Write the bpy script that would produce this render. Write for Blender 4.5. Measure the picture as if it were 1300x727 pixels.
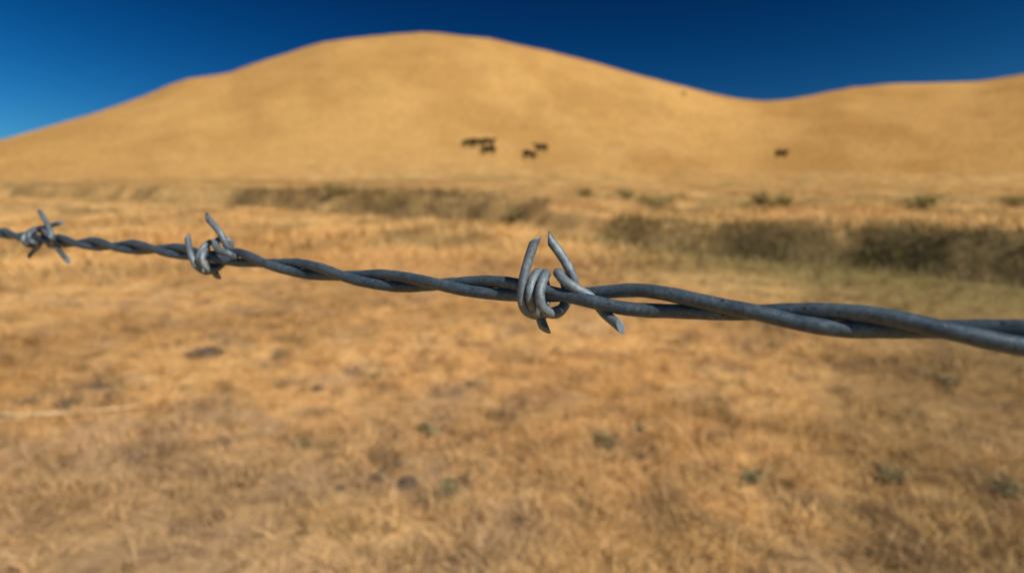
import bpy, math, random
import numpy as np
from mathutils import Vector, Matrix

rng = np.random.default_rng(7)
random.seed(7)
S = bpy.context.scene
for o in list(bpy.data.objects):
    bpy.data.objects.remove(o)
COL = S.collection

# ------------------------------------------------------------------ camera
F_PX, CX, CY, PITCH, EYE = 867.0, 650.0, 318.5, math.radians(6.1), 1.2
cam = bpy.data.cameras.new('camera'); cam_o = bpy.data.objects.new('camera', cam); COL.objects.link(cam_o)
cam_o.location = (0, 0, EYE); cam_o.rotation_euler = (math.radians(90) - PITCH, 0, 0)
cam.sensor_width = 36; cam.lens = 36 * F_PX / 1300; cam.shift_y = -(363.5 - CY) / 1300
cam.clip_start = 0.01; cam.clip_end = 6000
cam.dof.use_dof = True; cam.dof.focus_distance = 0.132; cam.dof.aperture_fstop = 17
S.camera = cam_o

# ------------------------------------------------------------------ sky, sun, exposure
SUN = Vector((0.47, -0.47, 0.745)).normalized()
sun = bpy.data.lights.new('sun', 'SUN'); sun_o = bpy.data.objects.new('sun', sun); COL.objects.link(sun_o)
sun.energy = 4.6; sun.angle = math.radians(0.53); sun.color = (1.0, 0.95, 0.87)
sun_o.rotation_euler = (-SUN).to_track_quat('-Z', 'Y').to_euler(); sun_o.location = (20, -25, 40)
W = bpy.data.worlds.new('World'); S.world = W; W.use_nodes = True
nt = W.node_tree; bg = nt.nodes['Background']
sky = nt.nodes.new('ShaderNodeTexSky'); sky.sky_type = 'NISHITA'; sky.sun_disc = False
sky.sun_elevation = math.asin(SUN.z); sky.sun_rotation = math.atan2(SUN.x, SUN.y)
sky.air_density = 1.0; sky.dust_density = 0.3; sky.ozone_density = 2.0; sky.altitude = 300
# polarised light of the sky: deepest in one broad band of the sky, lighter away from it
geo = nt.nodes.new('ShaderNodeTexCoord')
comb = nt.nodes.new('ShaderNodeCombineColor')
for ch_, (vx, vy, vz, k0), lo_ in ((0, (0.134, -4.575, -14.829, 2.406), 0.006), (1, (-0.231, -2.896, -4.796, 1.791), 0.10), (2, (-0.254, -2.152, -3.603, 1.789), 0.28)):
    d_ = nt.nodes.new('ShaderNodeVectorMath'); d_.operation = 'DOT_PRODUCT'; d_.inputs[1].default_value = (vx, vy, vz)
    nt.links.new(geo.outputs['Generated'], d_.inputs[0])
    a_ = nt.nodes.new('ShaderNodeMath'); a_.operation = 'ADD'; a_.inputs[1].default_value = k0; nt.links.new(d_.outputs['Value'], a_.inputs[0])
    e_ = nt.nodes.new('ShaderNodeMath'); e_.operation = 'EXPONENT'; nt.links.new(a_.outputs[0], e_.inputs[0])
    m_ = nt.nodes.new('ShaderNodeClamp'); m_.inputs[1].default_value = lo_; m_.inputs[2].default_value = 1.0
    nt.links.new(e_.outputs[0], m_.inputs[0]); nt.links.new(m_.outputs[0], comb.inputs[ch_])
mul = nt.nodes.new('ShaderNodeMix'); mul.data_type = 'RGBA'; mul.blend_type = 'MULTIPLY'; mul.inputs[0].default_value = 1
nt.links.new(sky.outputs[0], mul.inputs[6]); nt.links.new(comb.outputs[0], mul.inputs[7])
nt.links.new(mul.outputs[2], bg.inputs['Color']); bg.inputs['Strength'].default_value = 0.05
S.view_settings.view_transform = 'Standard'; S.view_settings.look = 'None'
S.view_settings.gamma = 1; S.view_settings.exposure = 0.43; S.view_settings.use_curve_mapping = False
S.render.engine = 'CYCLES'
S.cycles.max_bounces = 6; S.cycles.use_denoising = True

# ------------------------------------------------------------------ helpers
CP, SP = math.cos(PITCH), math.sin(PITCH)
CAM = np.array([0, 0, EYE])
def ray(px, py):
    x = (px - CX) / F_PX; y = -(py - CY) / F_PX
    return np.array([x, CP + y * SP, y * CP - SP])          # unit depth 1 along the view axis
def cam_pt(px, py, depth): return CAM + ray(px, py) * depth

def hsh(ix, iy, seed):
    n = (ix.astype(np.int64) * 374761393 + iy.astype(np.int64) * 668265263 + seed * 1442695041) & 0xffffffff
    n = ((n ^ (n >> 13)) * 1274126177) & 0xffffffff
    n = n ^ (n >> 16)
    return (n & 0xffffff) / float(0xffffff)
def vnoise(x, y, seed=0):
    x = np.asarray(x, float); y = np.asarray(y, float)
    ix = np.floor(x); iy = np.floor(y); fx = x - ix; fy = y - iy
    fx = fx * fx * (3 - 2 * fx); fy = fy * fy * (3 - 2 * fy)
    a = hsh(ix, iy, seed); b = hsh(ix + 1, iy, seed); c = hsh(ix, iy + 1, seed); d = hsh(ix + 1, iy + 1, seed)
    return (a + (b - a) * fx) * (1 - fy) + (c + (d - c) * fx) * fy
def fbm(x, y, o=4, seed=0):
    s = 0; a = 0.5; t = 0
    for k in range(o):
        s = s + a * vnoise(np.asarray(x) * 2**k + 13.1 * k, np.asarray(y) * 2**k - 7.7 * k, seed + k); t += a; a *= 0.55
    return s / t
def sm(a, b, x):
    t = np.clip((x - a) / (b - a), 0, 1); return t * t * (3 - 2 * t)
def bump1(x, c, w): return np.exp(-((x - c) / w) ** 2)

def mesh_np(name, co, faces, mat=None, smooth=True, attr=None):
    me = bpy.data.meshes.new(name)
    co = np.asarray(co, np.float32); faces = np.asarray(faces, np.int32)
    n, k = faces.shape
    me.vertices.add(len(co)); me.vertices.foreach_set('co', co.ravel())
    me.loops.add(n * k); me.loops.foreach_set('vertex_index', faces.ravel())
    me.polygons.add(n); me.polygons.foreach_set('loop_start', np.arange(0, n * k, k, dtype=np.int32))
    me.polygons.foreach_set('loop_total', np.full(n, k, np.int32))
    me.polygons.foreach_set('use_smooth', np.full(n, smooth))
    me.update(calc_edges=True)
    if attr is not None:
        at = me.color_attributes.new('Tone', 'FLOAT_COLOR', 'POINT')
        c4 = np.ones((len(co), 4), np.float32); c4[:, :3] = attr; at.data.foreach_set('color', c4.ravel())
    if mat: me.materials.append(mat)
    return me
def link(name, me, parent=None):
    o = bpy.data.objects.new(name, me); COL.objects.link(o); o.parent = parent; return o
def tag(o, label=None, cat=None, group=None, kind=None):
    if label: o['label'] = label
    if cat: o['category'] = cat
    if group: o['group'] = group
    if kind: o['kind'] = kind
    return o
def thing(name, loc, label, cat, group=None, rz=0):
    o = bpy.data.objects.new(name, None); COL.objects.link(o); o.empty_display_size = 0.1
    o.location = loc; o.rotation_euler = (0, 0, rz); return tag(o, label, cat, group)

def mat_new(name):
    m = bpy.data.materials.new(name); m.use_nodes = True
    return m, m.node_tree, m.node_tree.nodes['Principled BSDF']
def N(t, kind, **kw):
    n = t.nodes.new(kind)
    for k, v in kw.items(): setattr(n, k, v)
    return n
def noise(t, scale, detail=4, rough=0.55, coord=None, stretch=None):
    n = N(t, 'ShaderNodeTexNoise'); n.inputs['Scale'].default_value = scale
    n.inputs['Detail'].default_value = detail; n.inputs['Roughness'].default_value = rough
    tc = N(t, 'ShaderNodeTexCoord'); src = tc.outputs['Object']
    if stretch:
        mp = N(t, 'ShaderNodeMapping'); mp.inputs['Scale'].default_value = stretch
        t.links.new(src, mp.inputs[0]); src = mp.outputs[0]
    t.links.new(src, n.inputs['Vector']); return n
def rampn(t, src, stops):
    r = N(t, 'ShaderNodeValToRGB'); c = r.color_ramp
    while len(c.elements) < len(stops): c.elements.new(0.5)
    for el, (p, col) in zip(c.elements, stops):
        el.position = p; el.color = (*col, 1) if len(col) == 3 else col
    t.links.new(src, r.inputs[0]); return r
def mix(t, mode, fac, a, b):
    m = N(t, 'ShaderNodeMix', data_type='RGBA', blend_type=mode)
    for s, v in ((m.inputs[0], fac), (m.inputs[6], a), (m.inputs[7], b)):
        if isinstance(v, bpy.types.NodeSocket): t.links.new(v, s)
        elif isinstance(v, tuple): s.default_value = (*v, 1)
        else: s.default_value = v
    return m.outputs[2]

# materials -----------------------------------------------------------
def ground_mat(name, fine, coarse, bumpd, bumps, cf=1.0):
    m, t, b = mat_new(name)
    at = N(t, 'ShaderNodeVertexColor', layer_name='Tone')
    n1 = noise(t, fine, 8, 0.68); n2 = noise(t, coarse, 5, 0.6); n3 = noise(t, fine * 3.7, 4, 0.7, stretch=(1, 0.45, 1))
    g1 = rampn(t, n1.outputs[0], [(0.3, (0.55, 0.5, 0.45)), (0.52, (1, 1, 1)), (0.72, (1.28, 1.25, 1.15))])
    g2 = rampn(t, n2.outputs[0], [(0.3, (0.80, 0.76, 0.70)), (0.55, (1, 1, 1)), (0.75, (1.12, 1.10, 1.0))])
    g3 = rampn(t, n3.outputs[0], [(0.3, (0.75, 0.72, 0.7)), (0.6, (1.1, 1.1, 1.08))])
    c = mix(t, 'MULTIPLY', 1.0, at.outputs[0], g1.outputs[0])
    c = mix(t, 'MULTIPLY', cf, c, g2.outputs[0]); c = mix(t, 'MULTIPLY', 0.8, c, g3.outputs[0])
    t.links.new(c, b.inputs['Base Color']); b.inputs['Roughness'].default_value = 0.95
    b.inputs['Specular IOR Level'].default_value = 0.1
    bp = N(t, 'ShaderNodeBump'); bp.inputs['Distance'].default_value = bumpd; bp.inputs['Strength'].default_value = bumps
    t.links.new(n1.outputs[0], bp.inputs['Height']); t.links.new(bp.outputs[0], b.inputs['Normal'])
    return m
M_ground = ground_mat('dry_ground', 9.0, 0.9, 0.05, 0.6)
M_hill = ground_mat('dry_hill_grass', 0.9, 0.045, 0.4, 0.5, 0.4)

def blade_mat(name, gain=1.0, transl=0.25):
    m, t, b = mat_new(name)
    at = N(t, 'ShaderNodeVertexColor', layer_name='Tone')
    b.inputs['Roughness'].default_value = 0.75; b.inputs['Specular IOR Level'].default_value = 0.2
    t.links.new(at.outputs[0], b.inputs['Base Color'])
    tr = N(t, 'ShaderNodeBsdfTranslucent'); t.links.new(at.outputs[0], tr.inputs['Color'])
    mx = N(t, 'ShaderNodeMixShader'); mx.inputs[0].default_value = transl
    out = t.nodes['Material Output']
    t.links.new(b.outputs[0], mx.inputs[1]); t.links.new(tr.outputs[0], mx.inputs[2]); t.links.new(mx.outputs[0], out.inputs[0])
    return m
M_blade = blade_mat('dry_grass_blades'); M_leaf = blade_mat('weed_leaves', transl=0.2)

def wire_mat(name, base, hi, metal, ro=(0.30, 0.52)):
    m, t, b = mat_new(name)
    n1 = noise(t, 1100, 6, 0.7); n2 = noise(t, 130, 4, 0.6); n3 = noise(t, 3200, 3, 0.6)
    c = rampn(t, n1.outputs[0], [(0.28, tuple(0.6 * v for v in base)), (0.42, base), (0.62, hi), (0.74, tuple(min(1, 1.5 * v) for v in hi))])
    c2 = rampn(t, n2.outputs[0], [(0.35, (0.62, 0.64, 0.68)), (0.6, (1.08, 1.06, 1.02))])
    cc = mix(t, 'MULTIPLY', 1.0, c.outputs[0], c2.outputs[0])
    rust = rampn(t, noise(t, 420, 5, 0.7).outputs[0], [(0.62, (0, 0, 0)), (0.70, (0.75, 0.75, 0.75))])
    cc = mix(t, 'MIX', rust.outputs[0], cc, (0.11, 0.085, 0.06))
    pit = rampn(t, noise(t, 700, 2, 0.5).outputs[0], [(0.68, (1, 1, 1)), (0.73, (0.35, 0.33, 0.32))]); cc = mix(t, 'MULTIPLY', 1.0, cc, pit.outputs[0])
    t.links.new(cc, b.inputs['Base Color']); b.inputs['Metallic'].default_value = metal
    rr = N(t, 'ShaderNodeMapRange'); t.links.new(n2.outputs[0], rr.inputs[0])
    rr.inputs[3].default_value = ro[0]; rr.inputs[4].default_value = ro[1]; t.links.new(rr.outputs[0], b.inputs['Roughness'])
    bp = N(t, 'ShaderNodeBump'); bp.inputs['Distance'].default_value = 0.00016; bp.inputs['Strength'].default_value = 0.5
    ad = N(t, 'ShaderNodeMath', operation='ADD'); t.links.new(n1.outputs[0], ad.inputs[0]); t.links.new(n3.outputs[0], ad.inputs[1])
    t.links.new(ad.outputs[0], bp.inputs['Height']); t.links.new(bp.outputs[0], b.inputs['Normal'])
    return m
M_strand = wire_mat('weathered_zinc_strand', (0.050, 0.076, 0.102), (0.086, 0.120, 0.152), 0.35, (0.33, 0.6))
M_barb = wire_mat('weathered_zinc_barb', (0.115, 0.145, 0.17), (0.175, 0.212, 0.24), 0.3, (0.42, 0.66))

# ------------------------------------------------------------------ terrain height
CR = np.array([(10.5, 2.0, 1.2, 2.0), (8.4, 6.6, 1.2, 2.1), (7.1, 9.1, 1.2, 2.2), (5.4, 10.7, 1.1, 2.0), (3.1, 12.9, 0.6, 1.3), (1.8, 14.4, 0.22, 0.8),
               (0.6, 17.0, 0.10, 1.0), (-1.2, 22.0, 0.55, 2.2), (-4.0, 23.5, 0.5, 2.2), (-6.6, 26.0, 0.45, 1.6), (-12, 31, 0.3, 1.3),
               (-22, 38, 0.25, 1.3), (-36, 48, 0.25, 1.5), (-70, 62, 0.2, 2), (-140, 80, 0.2, 2)])
# smooth the meander
def chaikin(p, n=2):
    for _ in range(n):
        q = np.empty((2 * len(p), p.shape[1])); q[0::2] = np.vstack([p[:1], .75 * p[1:] + .25 * p[:-1]])
        q[1::2] = np.vstack([.75 * p[:-1] + .25 * p[1:], p[-1:]]); 
        pts = [p[0]]
        for a, b in zip(p[:-1], p[1:]): pts += [.75 * a + .25 * b, .25 * a + .75 * b]
        p = np.array(pts + [p[-1]])
    return p
CRS = chaikin(CR)
def creek(x, y):
    """signed distance (positive = far side), depth and half width of the creek bed at the nearest point"""
    x = np.asarray(x, float); y = np.asarray(y, float)
    best = np.full(x.shape, 1e9); sd = np.zeros(x.shape); dp = np.zeros(x.shape); wd = np.ones(x.shape)
    for a, b in zip(CRS[:-1], CRS[1:]):
        dx, dy = b[0] - a[0], b[1] - a[1]; L2 = dx * dx + dy * dy
        t = np.clip(((x - a[0]) * dx + (y - a[1]) * dy) / L2, 0, 1)
        ex = x - (a[0] + t * dx); ey = y - (a[1] + t * dy); d = np.hypot(ex, ey)
        m = d < best; best = np.where(m, d, best)
        side = np.where(dx * ey - dy * ex < 0, 1.0, -1.0)    # line runs right to left: far side is on its right
        sd = np.where(m, side * d, sd); dp = np.where(m, a[2] + t * (b[2] - a[2]), dp); wd = np.where(m, a[3] + t * (b[3] - a[3]), wd)
    return sd, dp, wd

# skyline of the hills: azimuth -> elevation, from the outline of the ridge
SK = [(-900, 225), (-500, 215), (-200, 200), (0, 179), (60, 162), (120, 145), (180, 124), (215, 109), (240, 101), (290, 93), (330, 79), (375, 64), (410, 54.5), (450, 49),
      (500, 43.5), (540, 42), (580, 45), (620, 50), (670, 60), (740, 75), (800, 92), (850, 105), (900, 119), (935, 126), (965, 128.5), (1000, 127),
      (1030, 121), (1080, 111), (1130, 106), (1180, 105), (1240, 103), (1270, 99), (1300, 94), (1360, 84), (1450, 72), (1600, 66), (1800, 80), (2200, 130), (2800, 190)]
sk_az, sk_el = [], []
for px, py in SK:
    r_ = ray(px, py); sk_az.append(math.atan2(r_[0], r_[1])); sk_el.append(r_[2] / math.hypot(r_[0], r_[1]))
def ridge_R(az):
    u = np.tan(np.clip(az, -1.2, 1.2)) * F_PX + CX
    return 440 + 60 * sm(420, -100, u) + 150 * sm(900, 1130, u) + 60 * sm(820, 960, u)
def g_shape(r, R, r0=72):
    t = np.clip((r - r0) / (R - r0), 0, None)
    tt = np.clip(t, 0, 2.6); p = 1.5                    # a long concave foot, a rounded crest, then down the far side
    a = 0.72 ** p; sl = p * 0.72 ** (p - 1); q = tt - 0.72
    s = np.where(tt < 0.72, tt ** p, a + sl * q - 2.1 * q * q)
    return np.maximum(s, -0.3)
AZ_T = np.linspace(-1.45, 1.45, 1200)
EL_T = np.interp(AZ_T, sk_az, sk_el, left=0.0, right=0.03)
_k = np.hanning(9); _k /= _k.sum(); EL_T = np.convolve(np.pad(EL_T, 4, 'edge'), _k, 'valid')
_rr = np.linspace(130, 1000, 700)
AMP_T = np.zeros(len(AZ_T))
for i, (a_, e_) in enumerate(zip(AZ_T, EL_T)):
    g = g_shape(_rr, ridge_R(a_)); lo, hi_ = 0.0, 400.0
    for _ in range(30):
        mid = (lo + hi_) / 2
        if np.max((0.6 + mid * g - EYE) / _rr) < e_: lo = mid
        else: hi_ = mid
    AMP_T[i] = lo
def height(x, y, small=True):
    x = np.asarray(x, float); y = np.asarray(y, float)
    r = np.hypot(x, y); az = np.arctan2(x, y)
    sd, dp, wd = creek(x, y)
    wob = (fbm(x * 0.8, y * 0.8, 3, 5) - 0.5) * 0.6
    d = sd + wob * np.clip(wd * 0.5, 0.3, 1)
    ahead = sm(-6, 4, y)
    z = -dp * (1 - sm(0.45 * wd, wd, np.abs(d)))
    rise = 0.30 + 0.30 * sm(3, -3, x)
    far = sm(0.2 * wd, 1.2 * wd, d) * ahead
    z = z + rise * far + far * sm(30, 120, r) * 0.15
    if small:
        z = z + (fbm(x * 2.2, y * 2.2, 4, 9) - 0.5) * 0.10 * sm(0, 2, r) + (fbm(x * 0.25, y * 0.25, 3, 3) - 0.5) * 0.25 * sm(2, 12, r)
    amp = np.interp(az, AZ_T, AMP_T, left=0, right=0)
    back = sm(-1.45, -1.2, az) * sm(1.45, 1.2, az)
    g = g_shape(r, ridge_R(az))
    hz = amp * np.where(r > 72, g, 0) * back
    rel = (fbm(az * 9, r * 0.006, 3, 21) - 0.5) * 4.5 * sm(150, 260, r) * sm(0, 30, hz) * sm(1.0, 0.6, (r - 128) / (ridge_R(az) - 128))
    rel = rel + (fbm(x * 0.10, y * 0.10, 4, 22) - 0.5) * 0.8 * sm(150, 220, r)
    return z + np.maximum(hz, -20) + rel
H0 = float(height(np.array([0.0]), np.array([2.0]))[0])
def on_ground(px, py, lo=1.2, hi=900):
    """where the line of sight through a point of the photograph first meets the terrain"""
    d = ray(px, py); ts = np.exp(np.linspace(math.log(lo), math.log(hi), 5000))
    P = CAM[None] + ts[:, None] * d[None]
    under = P[:, 2] < height(P[:, 0], P[:, 1])
    i = int(np.argmax(under)) if under.any() else len(ts) - 1
    p = P[i].copy(); p[2] = float(height(np.array([p[0]]), np.array([p[1]]))[0]); return p

# colour of the cover at a place (tan straw, bare soil, olive near the creek)
C_STRAW = np.array([0.50, 0.315, 0.130]); C_SOIL = np.array([0.36, 0.235, 0.13]); C_OLIVE = np.array([0.17, 0.135, 0.05])
C_HILL = np.array([0.485, 0.285, 0.096]); C_HILL2 = np.array([0.355, 0.19, 0.055]); C_ORANGE = np.array([0.44, 0.235, 0.085])
def tone(x, y):
    r = np.hypot(x, y); sd, dp, wd = creek(x, y)
    n1 = fbm(x * 0.9, y * 0.9, 4, 31)[:, None]; n2 = fbm(x * 0.22, y * 0.22, 3, 33)[:, None]; n3 = fbm(x * 3.1, y * 3.1, 3, 35)[:, None]
    c = C_STRAW * (0.62 + 0.76 * sm(.3, .7, n1))
    orange = sm(0.42, 0.68, n2); c = c * (1 - 0.55 * orange) + C_ORANGE * 0.55 * orange
    # barer trodden soil close by and to the left
    c = c * (1 + .22 * bump1(r, 4.2, 1.3) * sm(-1.9, -.6, x) * sm(3.2, 1.6, x))[:, None]
    bare = (sm(4.8, 2.4, r) * sm(1.5, -0.9, x) * 0.6)[:, None] + 0.22 * sm(0.52, 0.72, n1) * sm(14, 4, r)[:, None]
    bare = bare + 0.35 * sm(0.56, 0.68, n3) * sm(16, 6, r)[:, None]; bare = np.clip(bare * (0.4 + 1.2 * n3), 0, 0.85)
    c = c * (1 - bare) + C_SOIL * bare
    ol = (sm(7.0, 1.4, np.abs(sd)) * sm(0.5, 4.0, x) * (sd < 0))[:, None] * 1.15 * (0.5 + n1)
    rt = (sm(0.18, 0.75, x / np.maximum(y, .5)) * sm(12, 4, r) * (y > 0))[:, None] * (.6 + .6 * n2); rt = np.clip(rt, 0, .85); c = c * (1 - rt) + np.array([.22, .14, .062]) * rt
    c = c * (1 - np.clip(ol, 0, .9)) + C_OLIVE * 1.0 * np.clip(ol, 0, .9)
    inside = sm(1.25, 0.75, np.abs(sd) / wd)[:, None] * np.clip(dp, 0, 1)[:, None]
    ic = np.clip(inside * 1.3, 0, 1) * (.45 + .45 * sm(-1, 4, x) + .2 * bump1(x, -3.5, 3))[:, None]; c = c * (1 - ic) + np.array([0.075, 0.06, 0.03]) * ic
    spots = sm(.60, .70, fbm(x * 5.3, y * 5.3, 3, 37))[:, None] * sm(14, 7, r)[:, None] * .5; c = c * (1 - spots) + np.array([.13, .08, .048]) * spots
    # meadow beyond the creek: duller straw with green flecks
    mead = (sm(0, 4, sd) * sm(150, 70, r) * sm(-30, 6, x))[:, None]
    gf = sm(0.55, 0.68, fbm(x * 0.35, y * 0.35, 4, 41))[:, None]
    c = c * (1 - 0.5 * mead * gf) + np.array([0.16, 0.15, 0.05]) * 0.5 * mead * gf
    # brown band of rank growth at the foot of the hill
    band = (bump1(r, 76 + 10 * (fbm(x * .03, y * .03, 2, 44) - .5), 16) * sm(12, -8, x / np.maximum(r, 1) * 80))[:, None] * sm(.35, .6, fbm(x * 0.09, y * 0.2, 4, 42))[:, None]
    c = c * (1 - 0.6 * band) + np.array([0.17, 0.115, 0.05]) * 0.6 * band
    # hill
    hl = sm(35, 150, r * (0.6 + 0.8 * fbm(x * .05, y * .05, 3, 57)))[:, None]
    az = np.arctan2(x, y)
    nh = fbm(az * 11 + r * .004, r * 0.011, 4, 51)[:, None]; nh2 = fbm(x * 0.11, y * 0.11, 3, 52)[:, None]
    tracks = (0.5 + 0.5 * np.sin(r * 0.42 + 9 * fbm(x * .015, y * .015, 3, 55)))[:, None]
    ch = C_HILL * (0.95 + 0.10 * nh2) * (1 - 0.015 * tracks)
    k = np.clip(sm(0.40, 0.68, nh) * 0.55 + sm(0.05, 0.6, az)[:, None] * 0.45, 0, 1)
    ch = ch * (1 - k) + C_HILL2 * k
    dk = (bump1(x, -55, 40) * bump1(r, 405, 42))[:, None] * sm(.3, .6, nh2) * .8  # gully shading put into the colour as a darker patch high on the hill
    ch = ch * (1 - dk) + np.array([0.25, 0.15, 0.05]) * dk
    return np.clip(c * (1 - hl) + ch * hl, 0.01, 0.9)

# terrain sheets -------------------------------------------------------
az_in = np.radians(np.arange(-62, 62.001, 0.27)); az_out = np.radians(np.arange(64, 296.5, 3.5))
AZ = np.concatenate([az_in, az_out]); NA = len(AZ)
R1 = [0.12]
while R1[-1] < 60: R1.append(R1[-1] * 1.0125 + 0.001)
while R1[-1] < 128: R1.append(R1[-1] * 1.014)
R1[-1] = 128.0; R2 = [128.0]
while R2[-1] < 1000: R2.append(R2[-1] * 1.0095)
R2 += [1400, 2200, 4000]
def sheet(name, rads, mat, centre):
    rads = np.array(rads); A, R = np.meshgrid(AZ, rads)
    x = (R * np.sin(A)).ravel(); y = (R * np.cos(A)).ravel(); z = height(x, y)
    i = np.arange(len(rads) - 1)[:, None] * NA; j = np.arange(NA)[None]; jn = (j + 1) % NA
    f = np.stack([(i + j), (i + NA + j), (i + NA + jn), (i + jn)], -1).reshape(-1, 4)
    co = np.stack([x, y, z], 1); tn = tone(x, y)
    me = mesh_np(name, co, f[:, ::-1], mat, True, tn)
    me.flip_normals() if me.polygons[0].normal.z < 0 else None
    return tag(link(name, me), kind='structure')
sheet('ground', R1, M_ground, True)
sheet('hill', R2, M_hill, False)

# ------------------------------------------------------------------ grass (stuff)
def scatter(n, r0, r1, half, power=1.0):
    u = rng.random(n)
    if power == 1.0: r = r0 * (r1 / r0) ** u                      # equal numbers per octave
    else: r = (r0 ** power + u * (r1 ** power - r0 ** power)) ** (1 / power)
    a = (rng.random(n) * 2 - 1) * math.radians(half)
    return r * np.sin(a), r * np.cos(a)
def blades(name, x, y, length, width, lean, colf, zoff=0.0, mat=M_blade, curl=0.35, label=None, cat=None):
    n = len(x); z = height(x, y) - zoff
    tn = colf(x, y)
    h = rng.random(n) * 2 * np.pi; f = rng.random(n) * 2 * np.pi
    L = length * (0.5 + rng.random(n)); Wd = width * (0.6 + 0.8 * rng.random(n))
    ln = lean[0] + (lean[1] - lean[0]) * rng.random(n)              # radians from vertical
    dx, dy = np.cos(h), np.sin(h); sx, sy = np.cos(f), np.sin(f)
    P0 = np.stack([x, y, z], 1)
    up = np.stack([np.sin(ln) * dx, np.sin(ln) * dy, np.cos(ln)], 1)
    l2 = np.clip(ln + curl, 0, 1.5)
    up2 = np.stack([np.sin(l2) * dx, np.sin(l2) * dy, np.cos(l2)], 1)
    side = np.stack([sx, sy, np.zeros(n)], 1) * Wd[:, None] * 0.5
    P1 = P0 + up * (L * 0.5)[:, None]; P2 = P1 + up2 * (L * 0.5)[:, None]
    co = np.stack([P0 - side, P0 + side, P1 + side * .8, P1 - side * .8, P2 + side * .15, P2 - side * .15], 1).reshape(-1, 3)
    b = np.arange(n)[:, None] * 6
    fc = np.concatenate([b + np.array([[0, 1, 2, 3]]), b + np.array([[3, 2, 4, 5]])], 0)
    var = (0.72 + 0.56 * rng.random(n))[:, None]; hue = rng.random(n)[:, None]
    c = tn * var * (1 + np.array([0.04, 0.0, -0.10]) * (hue - .5) * 2)
    c = c / np.maximum(c.max(1) / 0.68, 1)[:, None]
    me = mesh_np(name, co, fc, mat, False, np.repeat(c, 6, 0))
    return tag(link(name, me), label, cat, None, 'stuff')
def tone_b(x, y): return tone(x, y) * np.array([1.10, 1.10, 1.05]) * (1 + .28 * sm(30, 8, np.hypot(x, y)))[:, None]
def patchy(x, y, s, seed, lo=0.35, hi=0.6, floor=0.15):
    p = floor + (1 - floor) * sm(lo, hi, fbm(x * s, y * s, 3, seed)); k = rng.random(len(x)) < p; return x[k], y[k]
# trodden straw close to the fence
x, y = scatter(330000, 1.5, 10.0, 52); x, y = patchy(x, y, 3.2, 61, floor=0.2)
k = (rng.random(len(x)) < 1 - 0.7 * sm(4.5, 2.2, np.hypot(x, y)) * sm(1.2, -1.0, x)); x, y = x[k], y[k]
blades('dry_grass', x, y, 0.062, 0.0036, (0.8, 1.55), tone_b, 0.004, label='short trodden dry straw grass covering the ground in front of the creek', cat='grass')
def clumps(name, nc, per, r0, r1, half, crad, hgt, wid, label, keep=None, spread=1.05):
    """tufts that fan out of a common root, each tuft with a tint of its own"""
    cx, cy = scatter(nc, r0, r1, half); cx, cy = patchy(cx, cy, 1.1, 66, .35, .6, .25)
    if keep is not None: k = keep(cx, cy); cx, cy = cx[k], cy[k]
    m = len(cx); sc = 0.5 + rng.random(m); tint = 1 + spread * (rng.random(m) - .45)
    dark = rng.random(m) < 0.13 * spread; tint = np.where(dark, 0.35, tint)
    i = np.repeat(np.arange(m), per); a = rng.random(len(i)) * 6.283; q = np.sqrt(rng.random(len(i)))
    x = cx[i] + np.cos(a) * q * crad * sc[i]; y = cy[i] + np.sin(a) * q * crad * sc[i]
    return blades(name, x, y, hgt, wid, (0.45, 1.5), lambda u, v: tone_b(u, v) * tint[i][:, None], 0.004, label=label, cat='grass')
trod = lambda u, v: rng.random(len(u)) < 1 - 0.75 * sm(4.6, 2.4, np.hypot(u, v)) * sm(1.0, -0.8, u)
clumps('dry_grass_tussock', 9000, 26, 1.6, 14, 52, 0.045, 0.095, 0.0038, 'golden tussocks of taller dry grass standing in the foreground field', trod)
clumps('meadow_tussock', 9000, 14, 11, 120, 48, 0.20, 0.22, 0.022, 'larger dry tussocks dotting the meadow around the creek', lambda u, v: np.abs(creek(u, v)[0]) > creek(u, v)[2] * .8, 0.35)
x, y = scatter(190000, 9.0, 105, 50); sd, dp, wd = creek(x, y); k = (np.abs(sd) > wd * 0.8); x, y = x[k], y[k]; x, y = patchy(x, y, .9, 64, .35, .6, .3)
blades('meadow_grass', x, y, 0.13, 0.013, (0.2, 1.3), tone_b, 0.01, label='dry meadow grass on both sides of the creek', cat='grass')
x, y = scatter(300000, 38, 460, 46); 
hs = np.clip(np.hypot(x, y) / 220, .25, 1.2)
blades('hill_grass', x, y, 0.42 * hs, 0.10 * hs, (0.1, 1.1), tone_b, 0.03, mat=M_blade, label='golden dry grass covering the rounded hill', cat='grass')

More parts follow.
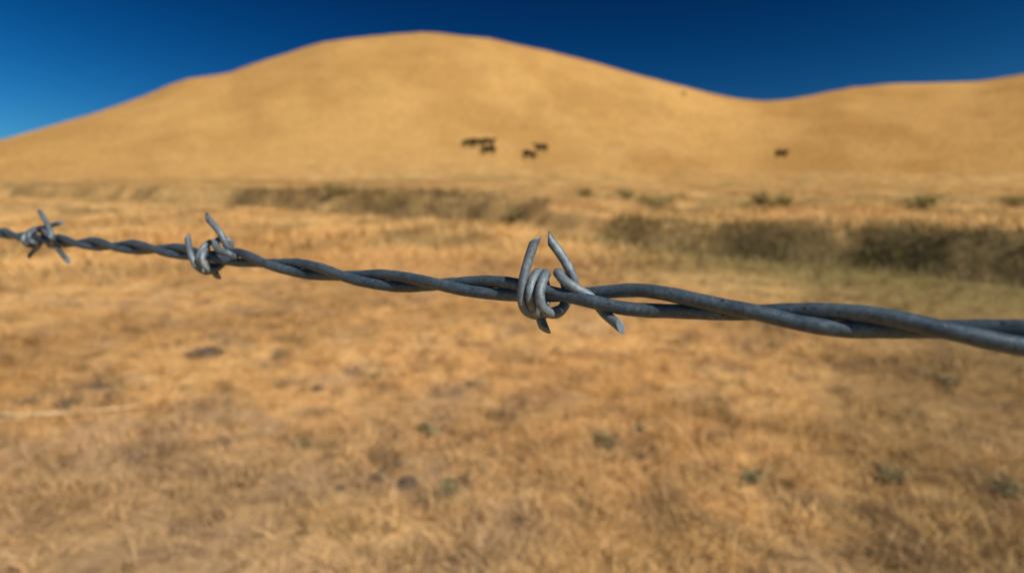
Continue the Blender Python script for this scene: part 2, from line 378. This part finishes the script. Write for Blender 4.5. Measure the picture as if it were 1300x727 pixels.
# rank growth in the creek bed
def brush(name, n, s0, s1, label, hgt, cols, jit=0.9):
    L = np.array([0] + list(np.cumsum(np.hypot(np.diff(CRS[:, 0]), np.diff(CRS[:, 1])))))
    u = L[0] + rng.random(n) * (L[-1] - L[0]); px = np.interp(u, L, CRS[:, 0]); py = np.interp(u, L, CRS[:, 1]); w = np.interp(u, L, CRS[:, 3]); dpt = np.interp(u, L, CRS[:, 2])
    k = (px < s1) & (px > s0); px, py, w, dpt, u = px[k], py[k], w[k], dpt[k], u[k]
    tx = np.interp(u + .5, L, CRS[:, 0]) - np.interp(u - .5, L, CRS[:, 0]); ty = np.interp(u + .5, L, CRS[:, 1]) - np.interp(u - .5, L, CRS[:, 1]); q = np.hypot(tx, ty)
    nx, ny = ty / q, -tx / q                                    # towards the far side
    sgn = np.where(ny > 0, 1, -1); nx, ny = nx * sgn, ny * sgn
    off = (rng.random(len(px)) ** 0.8 * 1.75 - 0.55) * w
    x, y = px + nx * off, py + ny * off
    clump = fbm(x * 1.3, y * 1.3, 3, 71); k = rng.random(len(x)) < 0.60 + 0.40 * sm(.38, .6, clump) * np.clip(dpt[...] * 1.5, 0.2, 1); x, y = x[k], y[k]
    ci = fbm(x * 1.9, y * 1.9, 2, 73); cols = np.array(cols)
    idx = np.clip(((ci - .25) / .5 * len(cols) + rng.normal(0, jit, len(x))).astype(int), 0, len(cols) - 1)
    return blades(name, x, y, hgt, 0.012, (0.0, 0.6), lambda a, b: cols[idx], 0.02, label=label, cat='brush')
BR = [(0.075, 0.062, 0.024), (0.12, 0.105, 0.032), (0.17, 0.145, 0.045), (0.25, 0.17, 0.075), (0.40, 0.28, 0.15), (0.20, 0.18, 0.05)]
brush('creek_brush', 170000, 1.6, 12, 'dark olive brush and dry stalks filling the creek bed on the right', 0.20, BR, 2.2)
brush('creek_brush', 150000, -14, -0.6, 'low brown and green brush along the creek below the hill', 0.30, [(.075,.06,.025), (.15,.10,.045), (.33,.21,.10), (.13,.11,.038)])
brush('creek_brush', 50000, -60, -14, 'thin line of dull growth along the far left creek', 0.30, [(0.3, 0.2, 0.09), (0.36, 0.24, 0.10), (0.2, 0.17, 0.06)])

# ------------------------------------------------------------------ barbed wire
A0 = np.array([0.006, 0.129]); AD = np.array([0.095, -0.071])      # (right, depth) at the middle barb, and per barb spacing towards the right
def s_of_px(px):
    u = (px - CX) / F_PX; return (A0[1] * u - A0[0]) / (AD[0] - AD[1] * u)
AX_PX = [(0, 295.5), (37, 301), (58, 303.5), (111, 309), (170, 313.5), (222, 318), (265, 324), (310, 327.5), (345, 334.5), (395, 343), (440, 350.5), (500, 356.5), (560, 361), (620, 365),
         (660, 367.5), (690, 371), (740, 376), (800, 380), (870, 387), (950, 395), (1030, 403), (1100, 408.5), (1200, 418.5), (1300, 429)]
def axis_raw(s, py):
    X, Z = A0 + AD * s; return cam_pt(CX + F_PX * X / Z, py, Z)
ax_s = [s_of_px(p[0]) for p in AX_PX]; ax_p = [axis_raw(s, p[1]) for s, p in zip(ax_s, AX_PX)]
pl, pr = ax_p[0], ax_p[-1]; slope = (pr - pl) / (ax_s[-1] - ax_s[0])
ax_s = np.array([-20] + ax_s + [12.0]); ax_p = np.array([pl + slope * (-20 - ax_s[1])] + ax_p + [pr + slope * (12 - ax_s[-2])])
SF = np.concatenate([np.arange(-20, -2.9, 0.02), np.arange(-2.9, 1.0, 0.005), np.arange(1.0, 12.001, 0.02)])
AXP = np.stack([np.interp(SF, ax_s, ax_p[:, k]) for k in range(3)], 1)
inner = (SF > -2.9) & (SF < 1.0)
def smooth_arr(a, w):
    k = np.hanning(w); k /= k.sum(); return np.convolve(np.pad(a, w // 2, 'edge'), k, 'valid')[:len(a)]
line = pl + (SF - ax_s[1])[:, None] * slope
dev = AXP - line
for k in range(3): dev[:, k] = smooth_arr(dev[:, k], 31)
AXP = line + dev
T = slope / np.linalg.norm(slope)
Fv = CAM - pl; Fv = Fv - T * Fv.dot(T); Fv /= np.linalg.norm(Fv); Uv = np.cross(T, Fv); Uv = Uv if Uv[2] > 0 else -Uv
# front crossings: half a turn between them
cross = [-2.29, -2.04, -1.78, -1.525, -1.27, -1.01, -0.75, -0.487, -0.228, 0.035, 0.335, 0.537]
ks = list(range(len(cross)))
cs = [cross[0] - .255 * (i) for i in range(80, 0, -1)] + cross + [cross[-1] + .22 * i for i in range(1, 56)]
kk = list(range(-80, 0)) + ks + list(range(len(cross), len(cross) + 55))
PHI = smooth_arr(np.interp(SF, cs, kk), 21) * math.pi
PHI = np.where(inner, PHI, np.interp(SF, cs, kk) * math.pi)
RS = 0.00122
def tube(P, rad, nseg=18, cut0=None, cut1=None, rows=None):
    """tube along points P; cut0 / cut1 = (angle, slant) give an oblique snipped end"""
    P = np.asarray(P); n = len(P)
    rad = np.broadcast_to(np.asarray(rad, float), (n,))
    tan = np.gradient(P, axis=0); tan /= np.linalg.norm(tan, axis=1)[:, None]
    nrm = np.zeros_like(P); v = np.array([0, 0, 1.0]) if abs(tan[0][2]) < .9 else np.array([1.0, 0, 0])
    v = v - tan[0] * v.dot(tan[0]); nrm[0] = v / np.linalg.norm(v)
    for i in range(1, n):
        v = nrm[i - 1] - tan[i] * nrm[i - 1].dot(tan[i]); nrm[i] = v / np.linalg.norm(v)
    bi = np.cross(tan, nrm)
    th = np.linspace(0, 2 * np.pi, nseg, endpoint=False)
    co = P[:, None] + rad[:, None, None] * (np.cos(th)[None, :, None] * nrm[:, None] + np.sin(th)[None, :, None] * bi[:, None])
    for cut, i, sg in ((cut0, 0, -1), (cut1, n - 1, 1)):
        if cut is None: continue
        L = np.linalg.norm(P[-1] - P[0]) if n < 3 else None
        arc = np.concatenate([[0], np.cumsum(np.linalg.norm(np.diff(P, axis=0), axis=1))]); arc = arc if sg < 0 else arc[-1] - arc
        cd = np.asarray(cut[0], float); cd = cd - tan[i] * cd.dot(tan[i]); cd /= max(np.linalg.norm(cd), 1e-9)
        for j in range(n):
            if arc[j] > 0.0025: continue
            wj = (1 - arc[j] / 0.0025)
            dd = (np.cos(th)[:, None] * nrm[j] + np.sin(th)[:, None] * bi[j]).dot(cd)
            co[j] += (sg * tan[i])[None] * (rad[i] * cut[1] * wj * dd)[:, None]
    f = []
    idx = np.arange(n * nseg).reshape(n, nseg)
    q = np.stack([idx[:-1], np.roll(idx[:-1], -1, 1), np.roll(idx[1:], -1, 1), idx[1:]], -1).reshape(-1, 4)
    return co.reshape(-1, 3), q.tolist(), [idx[0][::-1].tolist(), idx[-1].tolist()]
def tubes_mesh(name, parts, mat):
    V, Fc, caps = [], [], []
    off = 0
    for co, q, cp in parts:
        V.append(co); Fc += [[a + off for a in f] for f in q]; caps += [[a + off for a in f] for f in cp]; off += len(co)
    me = bpy.data.meshes.new(name); me.from_pydata(np.concatenate(V).tolist(), [], Fc + caps)
    me.polygons.foreach_set('use_smooth', [True] * len(Fc) + [False] * len(caps)); me.materials.append(mat); me.update()
    return me
AX_MID = AXP[np.argmin(np.abs(SF))]
wire = thing('barbed_wire', AX_MID.tolist(), 'twisted two strand grey barbed wire stretched across the foreground in front of the golden hill', 'barbed wire')
def localise(parts): return [(co - AX_MID, q, c) for co, q, c in parts]
loose = 1 + 0.42 * bump1(SF, 0.15, 0.07) + 0.12 * bump1(SF, -0.87, 0.04)
for ph in (0, math.pi):
    a = PHI + ph
    off = RS * 1.0 * loose[:, None] * (np.cos(a)[:, None] * Fv - np.sin(a)[:, None] * Uv)
    kink = sum(np.sin(SF * f_ + ph * 2 + f_)[:, None] * a_ for f_, a_ in ((9.1, Fv * 6e-5), (17.3, Uv * 7e-5), (31.7, Fv * 4e-5), (43.0, Uv * 4e-5)))
    me = tubes_mesh('strand', localise([tube(AXP + off + kink, RS * (1 + .018 * np.sin(SF * 61 + ph) + .014 * np.sin(SF * 143)), 24)]), M_strand); link('strand', me, wire)

def on_plane(px, py, rho):
    """point of the sight line that lies rho mm in front of the wire's axis"""
    s = s_of_px(px); s = min(max(s, -19), 11)
    base = np.array([np.interp(s, SF, AXP[:, k]) for k in range(3)]) + Fv * rho * 0.001
    d = ray(px, py); t = (base - CAM).dot(Fv) / d.dot(Fv); return CAM + d * t
def catmull(P, n=10):
    P = np.asarray(P); Q = np.vstack([2 * P[0] - P[1], P, 2 * P[-1] - P[-2]]); out = []
    for i in range(1, len(Q) - 2):
        p0, p1, p2, p3 = Q[i - 1:i + 3]
        d = [max(np.linalg.norm(b - a), 1e-6) ** 0.5 for a, b in ((p0, p1), (p1, p2), (p2, p3))]
        m1 = (p1 - p0) / d[0] - (p2 - p0) / (d[0] + d[1]) + (p2 - p1) / d[1]; m2 = (p2 - p1) / d[1] - (p3 - p1) / (d[1] + d[2]) + (p3 - p2) / d[2]
        m1 *= d[1]; m2 *= d[1]
        for t in np.linspace(0, 1, n, endpoint=False):
            t2, t3 = t * t, t * t * t
            out.append((2 * t3 - 3 * t2 + 1) * p1 + (t3 - 2 * t2 + t) * m1 + (-2 * t3 + 3 * t2) * p2 + (t3 - t2) * m2)
    out.append(P[-1]); return np.array(out)
RT, UPV = np.array([1.0, 0, 0]), np.array([0, SP, CP])
def scr(x, y, z=0.0): return RT * x - UPV * y - np.array([0, CP, -SP]) * z      # right, down, towards the viewer
def barb_wire(pts, conv, c0, c1, r=0.00092):
    P = catmull([on_plane(*conv(a, b), rho) for a, b, rho in pts]); return tube(P, r, 18, c0, c1)
c1_ = lambda a, b: (640 + a / 5.194, 290 + b / 5.194)
c2_ = lambda a, b: (220 + a / 6.61, 260 + b / 6.61)
c3_ = lambda a, b: (a / 9.09, 260 + b / 9.09)
B1 = [barb_wire([(207, 68, 2.6), (158, 215, 3.2), (125, 350, 3.7), (116, 455, 3.6), (140, 535, 2.6), (205, 568, .3), (262, 530, -2.8), (280, 420, -3.9), (256, 320, -2.4), (224, 290, .2),
                 (188, 345, 2.9), (172, 425, 3.7), (182, 500, 3.0), (222, 560, .6), (300, 555, -1.8), (385, 520, -3.2), (410, 420, -4.0), (388, 325, -2.6), (354, 292, .3), (400, 345, 1.9), (480, 400, 1.5),
                 (575, 455, -.2), (660, 555, 0.0), (770, 648, 2.2)], c1_, (scr(1, .2), .9), (scr(-.6, 1, -.2), 1.3)),
      barb_wire([(268, 668, -.6), (246, 610, -1.0), (232, 540, -2.6), (225, 440, -4.6), (248, 330, -3.2), (278, 298, .2), (250, 360, 3.2), (236, 435, 4.1), (246, 505, 3.7), (298, 556, 1.8), (355, 556, -.8),
                 (405, 500, -3.4), (448, 420, -4.2), (462, 350, -3.2), (395, 205, -1.6), (292, 62, -.4)], c1_, (scr(1, 0), 1.0), (scr(1, -.6), 1.2))]
B2 = [barb_wire([(120, 275, 3.0), (130, 345, 3.6), (152, 430, 3.9), (195, 515, 3.1), (280, 562, .5), (365, 515, -2.8), (395, 420, -3.9), (355, 330, -2.2), (305, 318, .3), (245, 370, 2.8), (215, 440, 3.6), (232, 515, 2.2),
                 (300, 560, -.6), (410, 500, -3.2), (480, 390, -4.1), (468, 305, -2.8), (395, 290, -.4), (352, 335, 2.6), (385, 380, 3.4), (462, 408, 3.2), (520, 440, 1.2)], c2_, (scr(1, 0), 1.0), (scr(1, 0), .6)),
      barb_wire([(366, 600, -1.5), (342, 550, -2.4), (305, 450, -4.4), (285, 375, -2.0), (278, 370, 1.0), (250, 410, 3.5), (245, 475, 4.0), (298, 545, 2.2), (365, 535, -1), (430, 470, -3.8), (478, 400, -3.0), (448, 345, .5),
                 (395, 240, 2.0), (285, 108, 2.6)], c2_, (scr(1, 0), 1.6), (scr(1, -.6), 1.8))]
B3 = [barb_wire([(468, 88, 2.2), (545, 220, 2.4), (600, 345, 2.6), (622, 420, 1.2), (650, 480, 0.0), (712, 560, .8), (782, 640, 2.0)], c3_, (scr(-1, -1), 1.2), (scr(-.6, 1), 1.5)),
      barb_wire([(705, 205, 1.5), (585, 238, 1.0), (470, 265, .6), (370, 290, 1.8), (290, 345, 3.0), (268, 405, 3.6), (300, 455, 2.4), (385, 475, -.4), (470, 440, -3.4), (500, 370, -4.0), (470, 300, -1.4), (405, 300, 1.6), (345, 335, 3.8),
                 (330, 385, 4.3), (375, 430, 3.9), (435, 465, 1.4), (430, 500, -1.2), (385, 535, -1.2), (336, 590, -.2)], c3_, (scr(0, 1), 1.4), (scr(1, 0), 1.0)),
      barb_wire([(505, 290, 1.8), (535, 325, 3.6), (590, 375, 3.8), (620, 440, 1.5), (590, 480, -2), (540, 420, -4), (510, 330, -2.4), (500, 290, .5)], c3_, None, None)]
me1 = tubes_mesh('barb', localise(B1), M_barb)
for parts, lab in ((B1, 'four pointed barb in sharp focus with two prongs up'), (B2, 'barb with one long prong pointing up and left'), (B3, 'small blurred barb near the left edge')):
    o = link('barb', me1 if parts is B1 else tubes_mesh('barb', localise(parts), M_barb), wire); o['label'] = lab
for s in (-19, -18, -17, -16, -15, -14, -13, -12, -11, -10, -9, -8, -7, -6, -5, -4, -3, 1, 2, 3, 4, 5, 6, 7, 8, 9, 10, 11):        # the wire goes on past both edges of the frame
    o = link('barb', me1, wire); q = np.array([np.interp(s, SF, AXP[:, k]) for k in range(3)])
    ang = random.uniform(-1, 1); R_ = Matrix.Rotation(ang, 4, Vector(T)); o.matrix_local = Matrix.Translation(Vector(q - AX_MID)) @ R_
    o['kind'] = 'part'
    del o['kind']

# posts that carry the wire, well outside the frame
M_post, t_, b_ = mat_new('weathered_post_wood')
n_ = noise(t_, 14, 6, .65, stretch=(6, 6, .6)); r_ = rampn(t_, n_.outputs[0], [(.3, (.09, .075, .06)), (.55, (.24, .20, .16)), (.75, (.34, .30, .25))])
t_.links.new(r_.outputs[0], b_.inputs['Base Color']); b_.inputs['Roughness'].default_value = .9
bp_ = N(t_, 'ShaderNodeBump'); bp_.inputs['Distance'].default_value = .01; t_.links.new(n_.outputs[0], bp_.inputs['Height']); t_.links.new(bp_.outputs[0], b_.inputs['Normal'])
for sgn, lab in ((-20, 'round weathered wooden post holding the wire beyond the left edge'), (12, 'round weathered wooden post holding the wire behind the viewer')):
    q = AXP[0] if sgn < 0 else AXP[-1]; gz = float(height(np.array([q[0]]), np.array([q[1]]))[0])
    zz = np.linspace(gz - .3, q[2] + .14, 14); P = np.stack([q[0] + .006 * np.sin(zz * 5), q[1] + .006 * np.cos(zz * 4), zz], 1) - np.array([q[0], q[1], gz])
    r = .048 * (1 + .04 * np.sin(zz * 17)); r[-1] *= .86
    root = thing('fence_post', (q[0], q[1], gz), lab, 'fence post', 'fence posts'); link('post', tubes_mesh('post', [tube(P, r, 20)], M_post), root)
    st = [(-.052, .0, 0), (0, .056, 0), (.052, 0, 0)]
    P = catmull([(-.035, .035, q[2] - gz - .012), (0, .054, q[2] - gz), (.035, .035, q[2] - gz + .012)]) 
    link('staple', tubes_mesh('staple', [tube(P, .002, 8)], M_strand), root)

# ------------------------------------------------------------------ cattle
M_cow, t_, b_ = mat_new('black_hide')
n_ = noise(t_, 3.0, 4, .6); r_ = rampn(t_, n_.outputs[0], [(.3, (.006, .005, .004)), (.6, (.012, .009, .006)), (.8, (.022, .014, .008))])
t_.links.new(r_.outputs[0], b_.inputs['Base Color']); b_.inputs['Roughness'].default_value = .85; b_.inputs['Specular IOR Level'].default_value = .08
def cow_mesh(name, grazing):
    V = [((-.78, 0, 1.02), .40), ((-.25, 0, .98), .47), ((.35, 0, .98), .45), ((.76, 0, 1.04), .38)]
    E = [(0, 1), (1, 2), (2, 3)]
    def chain(start, pts):
        k = start
        for p, r in pts: V.append((p, r)); E.append((k, len(V) - 1)); k = len(V) - 1
        return k
    if grazing: nk = chain(3, [((1.04, 0, .90), .25), ((1.24, 0, .58), .18), ((1.32, 0, .33), .16), ((1.38, 0, .12), .085)])
    else: nk = chain(3, [((1.02, 0, 1.24), .25), ((1.22, 0, 1.38), .19), ((1.42, 0, 1.30), .15), ((1.60, 0, 1.30), .085)])
    hd = nk - 1
    for s in (-1, 1):
        hp = V[hd][0]; chain(hd, [((hp[0] - .10, s * .16, hp[2] + .10), .04), ((hp[0] - .14, s * .27, hp[2] + .10), .03)])
        chain(3, [((.68, s * .19, .68), .16), ((.70, s * .19, .40), .095), ((.69, s * .19, .10), .075), ((.72, s * .19, .03), .08)])
        chain(0, [((-.72, s * .20, .76), .20), ((-.62, s * .20, .60), .15), ((-.82, s * .20, .42), .09), ((-.76, s * .20, .10), .07), ((-.73, s * .20, .03), .08)])
    chain(0, [((-1.08, 0, 1.22), .05), ((-1.16, 0, .85), .03), ((-1.16, 0, .50), .045)])
    me = bpy.data.meshes.new(name + '_cage'); me.from_pydata([v[0] for v in V], E, []); o = bpy.data.objects.new(name + '_cage', me); COL.objects.link(o)
    o.modifiers.new('skin', 'SKIN'); sv = me.skin_vertices[0].data
    for i, (p, r) in enumerate(V): sv[i].radius = (r * .92, r) ; sv[i].use_root = (i == 1)
    ss = o.modifiers.new('sub', 'SUBSURF'); ss.levels = 2; ss.render_levels = 2
    dg = bpy.context.evaluated_depsgraph_get(); dg.update()
    out = bpy.data.meshes.new_from_object(o.evaluated_get(dg)); out.name = name; out.materials.clear(); out.materials.append(M_cow)
    out.polygons.foreach_set('use_smooth', [True] * len(out.polygons))
    bpy.data.objects.remove(o); return out
COWS = {True: cow_mesh('cow_grazing', True), False: cow_mesh('cow_standing', False)}
for px, py, rz, gz_, lab in [
    (595.5, 187.5, 172, True, 'black cow at the far left end of the herd, touching the cow on its right'),
    (605.5, 187, 10, False, 'black cow second from left in the row, close against the leftmost cow'),
    (620, 186.5, 25, False, 'black cow ending the upper row, directly above another cow'),
    (620.5, 197, 165, True, 'dark brown black cow just downhill of the upper row of three'),
    (671, 202, 30, True, 'black cow lower and left of the separate pair in the middle of the hill'),
    (687, 194, 188, False, 'black cow upper and right of the separate pair in the middle of the hill'),
    (991.5, 201, 4, False, 'lone dark cow far to the right on the hillside')]:
    p = on_ground(px, py, 60)
    o = tag(link('cow', COWS[gz_]), lab, 'cow', 'cattle grazing on the hill'); o.location = (p[0], p[1], p[2] - .03)
    e = .6; gx = (float(height(np.array([p[0] + e]), np.array([p[1]]), False)[0]) - float(height(np.array([p[0] - e]), np.array([p[1]]), False)[0])) / (2 * e)
    sc = {671: 1.05, 991.5: 1.2}.get(px, 1.12); o.scale = (sc, sc, sc); o.rotation_euler = (0, -math.atan(gx) * math.cos(math.radians(rz)), math.radians(rz))

# ------------------------------------------------------------------ weeds, bushes, clods, stalk
M_stem, t_, b_ = mat_new('dry_stem'); b_.inputs['Roughness'].default_value = .85
n_ = noise(t_, 60, 3); r_ = rampn(t_, n_.outputs[0], [(.3, (.10, .08, .04)), (.7, (.24, .18, .09))]); t_.links.new(r_.outputs[0], b_.inputs['Base Color'])
def leafy(name, n, rad, hgt, leaf, cols, label, cat, group, loc, nstem=7):
    root = thing(name, loc, label, cat, group, random.uniform(0, 6))
    stems = []; tips = []
    for i in range(nstem):
        a = random.uniform(0, 6.28); d = rad * random.uniform(.25, .95); h = hgt * random.uniform(.5, 1)
        P = catmull([(0, 0, -.02), (.35 * d * math.cos(a), .35 * d * math.sin(a), h * .55), (d * math.cos(a), d * math.sin(a), h)], 4)
        stems.append(tube(P, np.linspace(leaf * .14, leaf * .05, len(P)), 5)); tips.append(P)
    link('stem', tubes_mesh('stem', stems, M_stem), root)
    k = rng.integers(0, nstem, n); j = rng.integers(3, 9, n)
    c = np.array([tips[a][b] for a, b in zip(k, np.minimum(j, len(tips[0]) - 1))]) + rng.normal(0, 1, (n, 3)) * np.array([rad, rad, hgt]) * .17
    c[:, 2] = np.maximum(c[:, 2], leaf * .2)
    d = rng.normal(0, 1, (n, 3)); d[:, 2] = np.abs(d[:, 2]) * .7; d /= np.linalg.norm(d, axis=1)[:, None]
    s = np.cross(d, rng.normal(0, 1, (n, 3))); s /= np.linalg.norm(s, axis=1)[:, None]
    L = (leaf * (.6 + .8 * rng.random(n)))[:, None]
    co = np.stack([c - d * L * .5, c + s * L * .22, c + d * L * .5, c - s * L * .22], 1).reshape(-1, 3)
    f = np.arange(4 * n).reshape(-1, 4); cols = np.array(cols); cc = cols[rng.integers(0, len(cols), n)] * (.7 + .6 * rng.random(n))[:, None]
    link('foliage', mesh_np('foliage', co, f, M_leaf, False, np.repeat(cc, 4, 0)), root); return root
G_W = [(.19, .18, .085), (.25, .21, .11), (.13, .13, .06), (.36, .26, .13)]
for px, py, rad, h, lab in [
    (548, 552, .075, .05, 'small grey green weed in pale straw near the centre of the field'),
    (772, 570, .095, .08, 'round green weed beside a dark lump standing in for shadow, right of centre'),
    (566, 626, .10, .05, 'low green weed at the bottom just right of the dark crumbled clods'),
    (958, 612, .085, .06, 'dull green weed in the lower right grass, third from right'),
    (1130, 612, .10, .06, 'dark green weed in the lower right grass, second from right'),
    (1275, 628, .13, .07, 'widest dark green weed in the bottom right corner'),
    (1195, 487, .13, .07, 'dark weed higher up on the right, below the wire'),
    (386, 568, .05, .035, 'tiny green weed in the trodden ground left of centre'),
    (808, 549, .04, .035, 'tiny green weed just uphill of the round green weed'),
    (475, 480, .09, .05, 'grey green weed on the straw left of the middle barb'),
    (357, 453, .10, .05, 'pale green weed right of the lone dark clod')]:
    leafy('weed', 170, rad, h, .022, G_W, lab, 'weed', 'green weeds in the dry field', on_ground(px, py).tolist(), 6)
G_B = [(.22, .185, .06), (.29, .215, .08), (.17, .15, .045), (.38, .26, .10)]
for px, py, rad, h, lab in [
    (745, 251, .65, .40, 'leftmost green bush in the meadow beyond the creek, above the middle barb'),
    (795, 253, .45, .32, 'small green bush between the leftmost bush and the wide olive bush'),
    (835, 264, .85, .40, 'wide olive bush beyond the creek, third from left'),
    (968, 262, .40, .36, 'small green bush standing alone in the meadow below the lone cow'),
    (995, 264, .50, .32, 'low green bush just right of the small lone bush'),
    (1168, 264, .9, .45, 'broad green bush beyond the creek, second from right'),
    (1286, 263, .7, .42, 'green bush beyond the creek at the right edge'),
    (657, 277, .35, .25, 'little green bush at the bend between the two creek hollows'),
    (430, 247, .9, .5, 'green bush on the bank at the foot of the hill, left of centre')]:
    leafy('bush', 420, rad, h, .11, G_B, lab, 'bush', 'bushes in the meadow beyond the creek', on_ground(px, py).tolist(), 9)
p = on_ground(869, 121, 100)
leafy('bush', 500, 1.8, 1.3, .5, G_B, 'tiny dark bush just under the skyline on the right slope of the hill', 'bush', None, p.tolist(), 8)

M_clod, t_, b_ = mat_new('dark_soil_clod'); b_.inputs['Roughness'].default_value = .95
n_ = noise(t_, 40, 6, .7); r_ = rampn(t_, n_.outputs[0], [(.3, (.03, .02, .014)), (.6, (.075, .05, .034)), (.8, (.14, .095, .06))]); t_.links.new(r_.outputs[0], b_.inputs['Base Color'])
import bmesh
from mathutils import noise as mn
def clod(px, py, w, d, h, lab):
    p = on_ground(px, py); bm = bmesh.new(); bmesh.ops.create_icosphere(bm, subdivisions=4, radius=1)
    sd = Vector((random.random() * 50, random.random() * 50, 0))
    for v in bm.verts:
        k = 1 + .55 * mn.noise(v.co * 1.6 + sd) + .28 * mn.noise(v.co * 4.5 + sd) + .1 * mn.noise(v.co * 11 + sd); v.co = Vector((v.co.x * w * k, v.co.y * d * k, max(v.co.z, -.3) * h * k))
    me = bpy.data.meshes.new('clod'); bm.to_mesh(me); bm.free(); me.materials.append(M_clod); me.polygons.foreach_set('use_smooth', [True] * len(me.polygons))
    o = tag(link('dirt_clod', me), lab, 'dirt clod', 'dark clods on the dry ground'); o.location = p; o.rotation_euler = (0, 0, random.uniform(-.4, .4))
for a in [(263, 449, .115, .10, .030, 'lone flat dark clod on the straw below the second barb'),
          (84, 515, .070, .07, .026, 'dark clod just above the long pale stalk near the left edge'),
          (36, 511, .065, .05, .016, 'flat dark clod nearest the left edge of the field'),
          (118, 491, .10, .03, .012, 'thin dark clod lying farther back than the clods by the stalk'),
          (404, 494, .028, .03, .02, 'small brown clod alone left of the golden tussocks'),
          (600, 488, .035, .03, .02, 'small brown clod in the golden grass below the wire'),
          (482, 607, .035, .05, .026, 'left lump of the crumbled dark clods at the bottom'),
          (516, 616, .035, .04, .028, 'right lump of the crumbled dark clods at the bottom'),
          (499, 591, .030, .03, .020, 'upper lump of the crumbled dark clods at the bottom'),
          (432, 620, .018, .02, .014, 'very small dark clod left of the crumbled group at the bottom'),
          (822, 579, .065, .035, .018, 'dark lump standing in for the shadow just right of the round green weed')]: clod(*a)  # last entry is a dark lump added for the weed's shadow, not a clod

M_straw, t_, b_ = mat_new('pale_straw'); b_.inputs['Roughness'].default_value = .7
n_ = noise(t_, 30, 3); r_ = rampn(t_, n_.outputs[0], [(.3, (.42, .30, .15)), (.7, (.60, .46, .25))]); t_.links.new(r_.outputs[0], b_.inputs['Base Color'])
def stalk(name, pts, r, lab, grp=None):
    P = []
    for i, (px, py) in enumerate(pts):
        q = on_ground(px, py); q[2] += r * 1.2 + .012; P.append(q)
    P = catmull(P, 6); o0 = P[len(P) // 2].copy(); o0[2] -= r
    me = tubes_mesh(name, [tube(P - o0, np.linspace(r, r * .55, len(P)), 8)], M_straw); o = tag(link(name, me), lab, 'stalk', grp); o.location = o0
stalk('straw_stalk', [(-30, 530), (30, 531), (85, 529), (140, 525), (182, 519)], .008, 'long pale dry stalk lying on the ground at the left edge')
stalk('straw_stalk', [(-8, 539), (40, 533), (100, 527), (150, 522)], .004, 'thinner pale stalk crossing the long stalk at the left edge')
